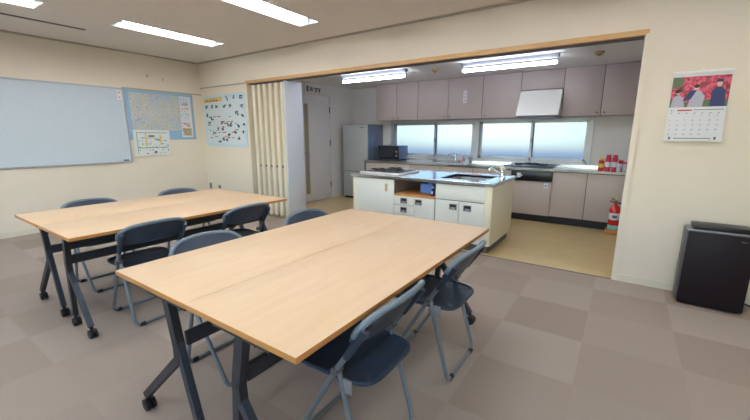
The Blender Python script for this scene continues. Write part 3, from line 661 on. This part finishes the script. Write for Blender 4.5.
# cans group at the right end of the worktop
def can(x, y, r_, h_, body, cap, lb_, band=None):
    t = thing('canister', lb_, 'canister', (x, y, .825), 'bottles and canisters on the rear worktop end')
    MB().lathe([(r_, .826), (r_, .826+h_*.78), (r_*.8, .826+h_*.84)], (x, y, 0), 18).build('canister_body', body, t)
    MB().lathe([(r_*.82, .826+h_*.84), (r_*.82, .826+h_), (r_*.7, .826+h_+.004)], (x, y, 0), 18).build('lid', cap, t)
    if band: MB().lathe([(r_+.001, .826+h_*.22), (r_+.001, .826+h_*.55)], (x, y, 0), 18).build('wrap_label', band, t)
M_YEL = mat('yellow_can', (232, 196, 62), .4); M_PINK = mat('magenta_red', (206, 34, 74), .35)
can(6.175, 2.28, .036, .16, M_RED, M_YEL, 'yellow and red canister at the window end of the group', M_YEL)
can(6.255, 2.27, .036, .21, M_PINK, M_PINK, 'tall red bottle with white label next to the yellow canister', M_PAPER)
can(6.335, 2.27, .036, .21, M_PINK, M_PINK, 'tall red bottle with white label, second from the yellow canister', M_PAPER)
can(6.405, 2.30, .030, .17, M_RED, M_PAPER, 'white-capped canister between the red bottle and the clear jars', M_PAPER)
can(6.39, 2.20, .028, .09, mat('clear_jar', (206, 208, 212), .15), M_WHITE, 'short clear jar in front of the white-capped canister')
can(6.455, 2.22, .030, .12, mat('clear_jar_2', (190, 190, 200), .2), M_PINK, 'clear jar with red lid by the opening post')

# fire extinguisher
t = thing('fire_extinguisher', 'red fire extinguisher on an orange stand by the opening post', 'fire extinguisher', (6.41, 1.9, 0))
ex, ey = 6.415, 1.90
MB().box(ex-.085, ex+.085, ey-.085, ey+.085, .002, .06, 0, .01).build('stand', M_ORNG, t)
b_ = MB().lathe([(.058, .06), (.064, .07), (.064, .33), (.05, .375), (.022, .395), (.022, .42)], (ex, ey, 0), 24).build('cylinder', M_REDG, t)
MB().lathe([(.0645, .065), (.0648, .07), (.0648, .125)], (ex, ey, 0), 24).build('lower_label', mat('mint_label', (140, 206, 190), .5), b_)
MB().lathe([(.0649, .20), (.0649, .29)], (ex, ey, 0), 24).build('body_label', M_PAPER, b_)
MB().box(ex-.022, ex+.03, ey-.0665, ey-.064, .225, .265).build('label_print', M_INK, b_)
m = MB(); m.bar((ex+.02, ey, .42), (ex-.07, ey, .445), .018, .02); m.bar((ex+.02, ey, .445), (ex-.06, ey, .485), .014, .02); m.lathe([(.02, .40), (.02, .45)], (ex, ey, 0), 14); m.build('lever_valve', M_KICK, t)
MB().lathe([(.012, .46), (.012, .50), (.006, .51)], (ex-.005, ey-.005, 0), 12).build('safety_pin', M_YEL, t)
MB().tube(fillet([(ex+.015, ey, .43), (ex+.085, ey, .42), (ex+.085, ey-.01, .25), (ex+.075, ey-.01, .14)], .04), .010, 10).build('hose', M_BLACK, t)

# ------------------------------------------------------------------ island
t = thing('kitchen_island', 'white and cream cooking island with steel top, open niche and drawers', 'kitchen island', (4.37, .48, 0))
ix0, ix1, iy0, iy1 = 3.425, 5.315, .03, .93
MB().box(ix0, ix0+.075, iy0, iy1, .09, .765, 0, .012).build('end_panel', M_CREAM, t)
MB().box(ix1-.095, ix1, iy0, iy1, .09, .765, 0, .015).build('end_panel', M_CREAM, t)
MB().box(ix0+.075, 4.08, iy0+.022, iy1, .09, .762).box(4.645, ix1-.095, iy0+.022, iy1, .09, .58).box(4.645, 4.665, iy0+.022, iy1, .58, .762).box(4.08, 4.645, iy0+.022, iy1, .09, .562).box(4.08, 4.40, iy1-.02, iy1, .562, .762).build('carcass', mat('island_inner', (150, 132, 124), .6), t)
MB().box(4.665, ix1-.095, iy1-.02, iy1, .58, .76).box(4.665, ix1-.095, iy0+.022, iy0+.04, .58, .76).build('sink_surround', M_ISL, t)
MB().box(ix0+.02, ix1-.035, iy0+.04, iy1-.04, .002, .09).build('kickboard', M_KICK, t)
MB().box(ix0+.075, ix1-.095, iy0+.014, iy0+.022, .092, .56).box(ix0+.075, 4.078, iy0+.014, iy0+.022, .56, .76).box(4.648, ix1-.095, iy0+.014, iy0+.022, .56, .76).build('gap_lining', M_SEAM, t)
def front(name, x0, x1, z0, z1): return MB().box(x0+.003, x1-.003, iy0-.004, iy0+.013, z0+.003, z1-.003, 0, .002).build(name, M_ISL, t)
dA = front('door', 3.49, 4.08, .095, .757)
MB().box(3.945, 3.985, iy0-.010, iy0-.003, .60, .70, 0, .003).box(3.955, 3.975, iy0-.016, iy0-.009, .61, .69, 0, .003).build('handle', M_BEIGE, dA)
def cup(par, xc, zc, w_=.046, h_=.035):
    MB().box(xc-w_, xc+w_, iy0-.010, iy0-.004, zc+h_-.008, zc+h_).box(xc-w_, xc+w_, iy0-.010, iy0-.004, zc-h_, zc-h_+.008).box(xc-w_, xc-w_+.008, iy0-.010, iy0-.004, zc-h_, zc+h_).box(xc+w_-.008, xc+w_, iy0-.010, iy0-.004, zc-h_, zc+h_).box(xc-w_+.006, xc+w_-.006, iy0-.0055, iy0-.0045, zc-h_+.006, zc+h_-.006, 1).box(xc-w_*.6, xc+w_*.6, iy0-.009, iy0-.005, zc-h_*.8, zc-h_*.1, 0).build('handle', [M_SILV, M_BLACK], par)
d1 = front('drawer', 4.08, 4.36, .447, .562); cup(d1, 4.225, .505)
d2 = front('drawer', 4.08, 4.36, .325, .447); cup(d2, 4.225, .39)
d3 = front('drawer', 4.08, 4.36, .205, .325); cup(d3, 4.225, .265)
d4 = front('drawer', 4.08, 4.36, .095, .205); cup(d4, 4.225, .15)
dB = front('door', 4.36, 4.645, .095, .562); cup(dB, 4.43, .505)
front('fixed_panel', 4.65, 5.235, .575, .757)
dC = front('door', 4.65, 4.945, .095, .572); cup(dC, 4.875, .50)
dD = front('door', 4.945, 5.235, .095, .572); cup(dD, 5.045, .50)
MB().box(4.082, 4.645, iy0-.006, iy1-.02, .562, .585, 0, .003).build('niche_shelf', mat('niche_wood', (206, 142, 84), .5, noise=.1, nscale=8, stretch=(1, 12, 12)), t)
sx0, sx1, sy0, sy1 = 4.60, 5.16, .20, .80
top = MB()
tx0, tx1, ty0, ty1 = 3.41, 5.335, .0, .955
top.box(tx0, sx0, ty0, ty1, .765, .80).box(sx1, tx1, ty0, ty1, .765, .80).box(sx0, sx1, ty0, sy0, .765, .80).box(sx0, sx1, sy1, ty1, .765, .80)
top.build('steel_top', M_STEEL, t)
MB().tube([(tx0, ty0+.003, .797), (tx1, ty0+.003, .797), (tx1-.003, ty1, .797), (tx0+.003, ty1, .797), (tx0, ty0+.003, .797)], .006, 8).build('top_rim', M_STEEL, t)
MB().box(sx0-.01, sx0, sy0-.01, sy1+.01, .60, .79).box(sx1, sx1+.01, sy0-.01, sy1+.01, .60, .79).box(sx0, sx1, sy0-.01, sy0, .60, .79).box(sx0, sx1, sy1, sy1+.01, .60, .79).box(sx0, sx1, sy0, sy1, .59, .60).build('sink_basin', M_BASIN, t)
faucet('island_tap', 'chrome tap with cream lever beside the island sink', 5.245, .62, .80, -.16, -.02, .12, mat('cream_lever', (230, 222, 200), .4), 1.4)
# gas hob on the island
t = thing('gas_hob', 'white-rimmed gas hob with black grates set on the island top', 'gas hob', (3.78, .4, .8))
MB().box(3.47, 4.09, .12, .70, .802, .822, 0, .008).build('hob_plate', M_WHITE, t)
MB().box(3.51, 4.05, .18, .67, .822, .826).build('burner_tray', M_BLACK, t)
for bx, by in ((3.64, .32), (3.92, .32), (3.78, .55)):
    MB().lathe([(.04, .826), (.04, .842), (.026, .848)], (bx, by, 0), 18).build('burner', M_KICK, t)
    g = MB()
    for a in range(4):
        an = a*PI/2+PI/4; g.tube([(bx+.03*math.cos(an), by+.03*math.sin(an), .852), (bx+.095*math.cos(an), by+.095*math.sin(an), .852), (bx+.095*math.cos(an), by+.095*math.sin(an), .828)], .005, 6)
    g.tube([(bx+.09*math.cos(k*PI/10), by+.09*math.sin(k*PI/10), .852) for k in range(21)], .004, 6); g.build('pan_grate', M_BLACK, t)
for k in range(3): MB().lathe([(.014, .822), (.012, .84)], (3.66+k*.12, .15, 0), 14).build('dial', M_SILV, t)
# things in the niche
m = MB().box(4.33, 4.49, .27, .47, .587, .592).box(4.33, 4.335, .27, .47, .592, .70).box(4.485, 4.49, .27, .47, .592, .70).box(4.335, 4.485, .27, .275, .592, .70).box(4.335, 4.485, .465, .47, .592, .70)
tag(m.build('storage_tub', M_BLUEB, origin=(4.41, .37, .587)), 'blue plastic tub standing in the island niche', 'storage tub')
t = thing('detergent_bottle', 'dark blue bottle in the island niche beside the blue tub', 'bottle', (4.575, .12, .588))
MB().lathe([(.024, .588), (.026, .60), (.026, .655), (.012, .68)], (4.575, .12, 0), 16).build('bottle_body', M_BLUED, t)
MB().lathe([(.011, .68), (.011, .70)], (4.575, .12, 0), 12).build('cap', M_WHITE, t)
MB().box(4.562, 4.588, .0925, .095, .61, .645).build('bottle_label', M_PAPER, t)

# ------------------------------------------------------------------ folding tables
LEN = 1.73
def make_table(kind, L, inset):
    """local origin: table centre on the floor, length along y; kind 0 = side by the partition wall, 1 = the mate"""
    w = .58; x0 = -w/2
    t = bpy.data.objects.new('folding_table', None); C.objects.link(t)
    m = MB().box(-w/2+.0006, w/2-.0006, -L/2, L/2, .679, .70, 0, .001)
    top = m.build('tabletop', [M_MAPLE, M_EDGE], t, origin=(0,0,0))
    for p in top.data.polygons:
        if abs(p.normal.z) < .5: p.material_index = 1
    if kind == 0:
        P = dict(top=(.40, .665), j=(.445, .46), k=(.44, .41), a=(.075, .075), b=(.565, .075)); bent = 'a'
    else:
        P = dict(top=(.30, .665), j=(.255, .46), k=(.26, .41), a=(.215, .075), b=(.495, .075)); bent = 'b'
    for s in (-1, 1):
        y = s*(L/2-inset)
        q = lambda n: (x0+P[n][0], y, P[n][1])
        m = MB(); m.bar(q('top'), q('j'), .042, .032); m.bar((q('j')[0], y, q('j')[2]+.01), (q('k')[0], y, q('k')[2]-.012), .042, .032)
        m.build('leg_stub', M_DARKM, t, origin=(0,0,0))
        for n, bt in (('a', kind == 0), ('b', kind == 1)):
            st_ = q('k') if bt else (q('j')[0], y, q('j')[2]+.02)
            e_ = q(n); m = MB(); m.bar(st_, e_, .034, .028)
            lg = m.build('leg', M_DARKM if n == 'a' else M_GREYT, t, origin=(0,0,0))
            c_ = MB(); c_.lathe([(.011, .055), (.011, .085)], (e_[0], y, 0), 12); c_.box(e_[0]-.012, e_[0]+.022, y-.006, y+.006, .028, .058, 0, .003)
            cs = c_.build('caster', M_BLACK, lg, origin=(0,0,0))
            for dy in (-.013, .013):
                MBw = MB().lathe([(.02, dy-.010), (.030, dy-.008), (.030, dy+.008), (.02, dy+.010)], (e_[0]+.008, y, .0305), 18, axis='y')
                cs.data = cs.data  # wheel joined below
                c_.v += []
                c_.add(MBw.v, MBw.f, 0, True)
            # rebuild caster with its wheels as one mesh
            bpy.data.objects.remove(cs); c_.build('caster', M_BLACK, lg, origin=(0,0,0))
        m = MB().box(q('top')[0]-.15, q('top')[0]+.15, y-.015, y+.015, .655, .679); m.build('top_bracket', M_DARKM, t, origin=(0,0,0))
    jx = x0+P['j'][0]
    MB().box(jx-.012, jx+.012, -L/2+.06, L/2-.06, .455, .515, 0, .003).build('crossbeam', M_DARKM, t, origin=(0,0,0))
    px = x0+P['top'][0]
    MB().box(px-.015, px+.015, -L/2+.06, L/2-.06, .635, .679).build('support_rail', M_DARKM, t, origin=(0,0,0))
    MB().tube([(px, -L/2+.071, .60), (px, -L/2+.12, .60), (px, -L/2+.13, .585)], .007, 8).build('fold_lever', M_BLACK, t, origin=(0,0,0))
    return t
M_GREYT = mat('table_leg_blue_grey', (54, 64, 78), .36, .25, noise=.04)
ta = make_table(0, LEN, .03); tb = make_table(1, LEN, .03)
ta2 = make_table(0, 1.70, .06); tb2 = make_table(1, 1.70, .06)
for o, x, y, rz, lb in ((ta, 4.587+.29, -2.362, 0, 'maple folding table on casters, partition-side half of the table pair closest to the camera'),
                    (tb, 5.167+.29, -2.362, 0, 'maple folding table on casters, air purifier side half of the pair closest to the camera'),
                    (ta2, 2.615+.29, -2.315, 0, 'maple folding table on casters, half of the far pair facing the whiteboard'),
                    (tb2, 3.195+.29, -2.315, 0, 'maple folding table on casters, far pair, half turned away from the whiteboard')):
    o.location = (x, y, 0); o.rotation_euler[2] = rz; tag(o, lb, 'table', 'maple folding tables')

# ------------------------------------------------------------------ folding chairs
def make_chair():
    """faces -x; rear foot bar at x=0"""
    t = bpy.data.objects.new('folding_chair', None); C.objects.link(t); O = (0,0,0); R = .0115
    f = fillet([(.012, -.205, .665), (-.125, -.20, .46), (-.385, -.185, R+.003), (-.385, .185, R+.003), (-.125, .20, .46), (.012, .205, .665)], .045, 6)
    MB().tube(f, R, 12).build('front_frame', M_GREYM, t, origin=O)
    f = fillet([(-.13, -.184, .455), (-.005, -.19, R+.003), (-.005, .19, R+.003), (-.13, .184, .455)], .045, 6)
    MB().tube(f, R, 12).build('rear_frame', M_GREYM, t, origin=O)
    for s in (-1, 1):
        MB().lathe([(.016, s*.172), (.016, s*.214)], (-.128, 0, .455), 14, axis='y').build('pivot', M_KICK, t, origin=O)
        MB().box(-.105, -.065, s*.186-.004, s*.186+.004, .365, .425, 0, .003).build('hinge_bracket', M_SILV, t, origin=O)
        # moulded sleeve over the upright under the backrest
        MB().tube([(.012, s*.207, .665), (-.075, s*.203, .53)], [.017, .014], 12).build('back_sleeve', M_NAVY, t, origin=O)
        for xx in (-.385, -.005): MB().tube([(xx, s*.13, R+.0025), (xx, s*.165, R+.0025)], R+.0025, 10).build('foot_cap', M_BLACK, t, origin=O)
    # backrest: bowed plate, arched top edge, rolled rim
    ns, nt_ = 20, 7; m = MB(); fr, bk = [], []
    def bp(s, q):
        ztop = .726-.024*s*s-.040*s**8; zbot = .588+.020*s**4
        z = zbot+(ztop-zbot)*q; y = .22*s*(1-.02*(1-q)); x = .045+(z-.70)*.60-.034*s*s
        return Vector((x, y, z))
    for j in range(nt_+1):
        for i in range(ns+1):
            p = bp(-1+2*i/ns, j/nt_); fr.append(p-Vector((.009, 0, 0))); bk.append(p+Vector((.009, 0, 0)))
    W_ = ns+1; nv = len(fr); fs = []
    for j in range(nt_):
        for i in range(ns):
            a = j*W_+i; fs.append((a, a+W_, a+W_+1, a+1)); fs.append((nv+a, nv+a+1, nv+a+W_+1, nv+a+W_))
    rim = [i for i in range(W_)] + [j*W_+ns for j in range(1, nt_+1)] + [nt_*W_+i for i in range(ns-1, -1, -1)] + [j*W_ for j in range(nt_-1, 0, -1)]
    for k in range(len(rim)): a, b = rim[k], rim[(k+1) % len(rim)]; fs.append((a, b, nv+b, nv+a))
    m.add(fr+bk, fs, 0, True); br = m.build('backrest', M_NAVY, t, origin=O)
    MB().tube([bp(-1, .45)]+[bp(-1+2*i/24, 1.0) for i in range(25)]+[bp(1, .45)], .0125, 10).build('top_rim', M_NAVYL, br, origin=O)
    MB().tube([bp(-.97+1.94*i/20, 0.0) for i in range(21)], .010, 8).build('lower_rim', M_NAVY, br, origin=O)
    # seat: rounded tray with raised rim
    def loop(sc, z, e=5.0, n=44):
        out = []
        for k in range(n):
            a = 2*PI*k/n; c, s = math.cos(a), math.sin(a)
            xx = math.copysign(abs(c)**(2/e), c)*.200*sc; yy = math.copysign(abs(s)**(2/e), s)*.190*sc
            out.append((-.190+xx, yy*(1-.06*(xx/.195)), z-.014-.01*xx))
        return out
    ls = [loop(.90, .418), loop(.985, .420), loop(1.01, .428), loop(1.0, .438), loop(.965, .440), loop(.93, .433), loop(.6, .431), loop(.2, .430)]
    vs = [p for l in ls for p in l]; n = 44; fs = [(j*n+k, j*n+(k+1)%n, (j+1)*n+(k+1)%n, (j+1)*n+k) for j in range(len(ls)-1) for k in range(n)]
    fs.append(tuple(range(n))[::-1]); fs.append(tuple((len(ls)-1)*n+k for k in range(n)))
    m = MB().add(vs, fs, 0, True); m.build('seat', M_NAVY, t, origin=O)
    MB().box(-.135, -.115, -.19, .19, .385, .399).box(-.30, -.285, -.17, .17, .387, .40).build('seat_support', M_GREYM, t, origin=O)
    return t
ch = make_chair()
spots = [ # x of rear foot, y centre, heading (0 faces -x), label
 (5.772, -2.745, 0, 'navy folding chair closest to the camera, tucked under the near table'),
 (5.795, -2.02, 0, 'navy folding chair at the near table, on its air purifier side, farther toward the kitchen'),
 (4.485, -2.72, PI, 'navy folding chair with just its backrest top showing above the middle of the near table'),
 (4.485, -1.91, PI, 'navy folding chair at the near table with backrest top showing near the partition'),
 (3.80, -2.70, 0, 'navy folding chair at the far table, standing between the tables, nearer the camera'),
 (3.84, -1.96, 0, 'navy folding chair at the far table, standing between the tables, nearer the partition'),
 (2.53, -2.65, PI, 'navy folding chair on the whiteboard side of the far table, below the whiteboard'),
 (2.53, -1.86, PI, 'navy folding chair on the whiteboard side of the far table, nearer the wall maps')]
for i, (x, y, a, lb) in enumerate(spots):
    o = ch if i == 0 else copy_tree(ch)
    o.location = (x, y, 0); o.rotation_euler[2] = a; tag(o, lb, 'chair', 'navy folding chairs')

# ------------------------------------------------------------------ world, sun, camera
w = bpy.data.worlds.new('sky'); bpy.context.scene.world = w; w.use_nodes = True
nt = w.node_tree; bg = nt.nodes['Background']
sky = nt.nodes.new('ShaderNodeTexSky'); sky.sky_type = 'NISHITA'; sky.sun_disc = True; sky.sun_size = math.radians(3); sky.sun_intensity = 0.05
sky.sun_elevation = math.radians(17); sky.sun_rotation = math.radians(-14)
nt.links.new(sky.outputs['Color'], bg.inputs['Color']); bg.inputs['Strength'].default_value = 0.6

cam = bpy.data.cameras.new('camera'); co = bpy.data.objects.new('camera', cam); C.objects.link(co)
yaw, pitch, roll = -.5985, .2038, .0022
f = Vector((math.sin(yaw)*math.cos(pitch), math.cos(yaw)*math.cos(pitch), -math.sin(pitch)))
r = Vector((math.cos(yaw), -math.sin(yaw), 0)); u = r.cross(f)
c_, s_ = math.cos(roll), math.sin(roll); R2 = r*c_+u*s_; U2 = -r*s_+u*c_
co.matrix_world = Matrix(((R2.x, U2.x, -f.x, 6.4292), (R2.y, U2.y, -f.y, -3.8422), (R2.z, U2.z, -f.z, 1.3024), (0, 0, 0, 1)))
cam.sensor_fit = 'HORIZONTAL'; cam.sensor_width = 36; cam.lens = 361.35/750*36; cam.clip_start = .05
sc = bpy.context.scene; sc.camera = co
vs_ = sc.view_settings; vs_.view_transform = 'Standard'; vs_.look = 'None'; vs_.gamma = 1; vs_.use_curve_mapping = False; vs_.exposure = 0.8
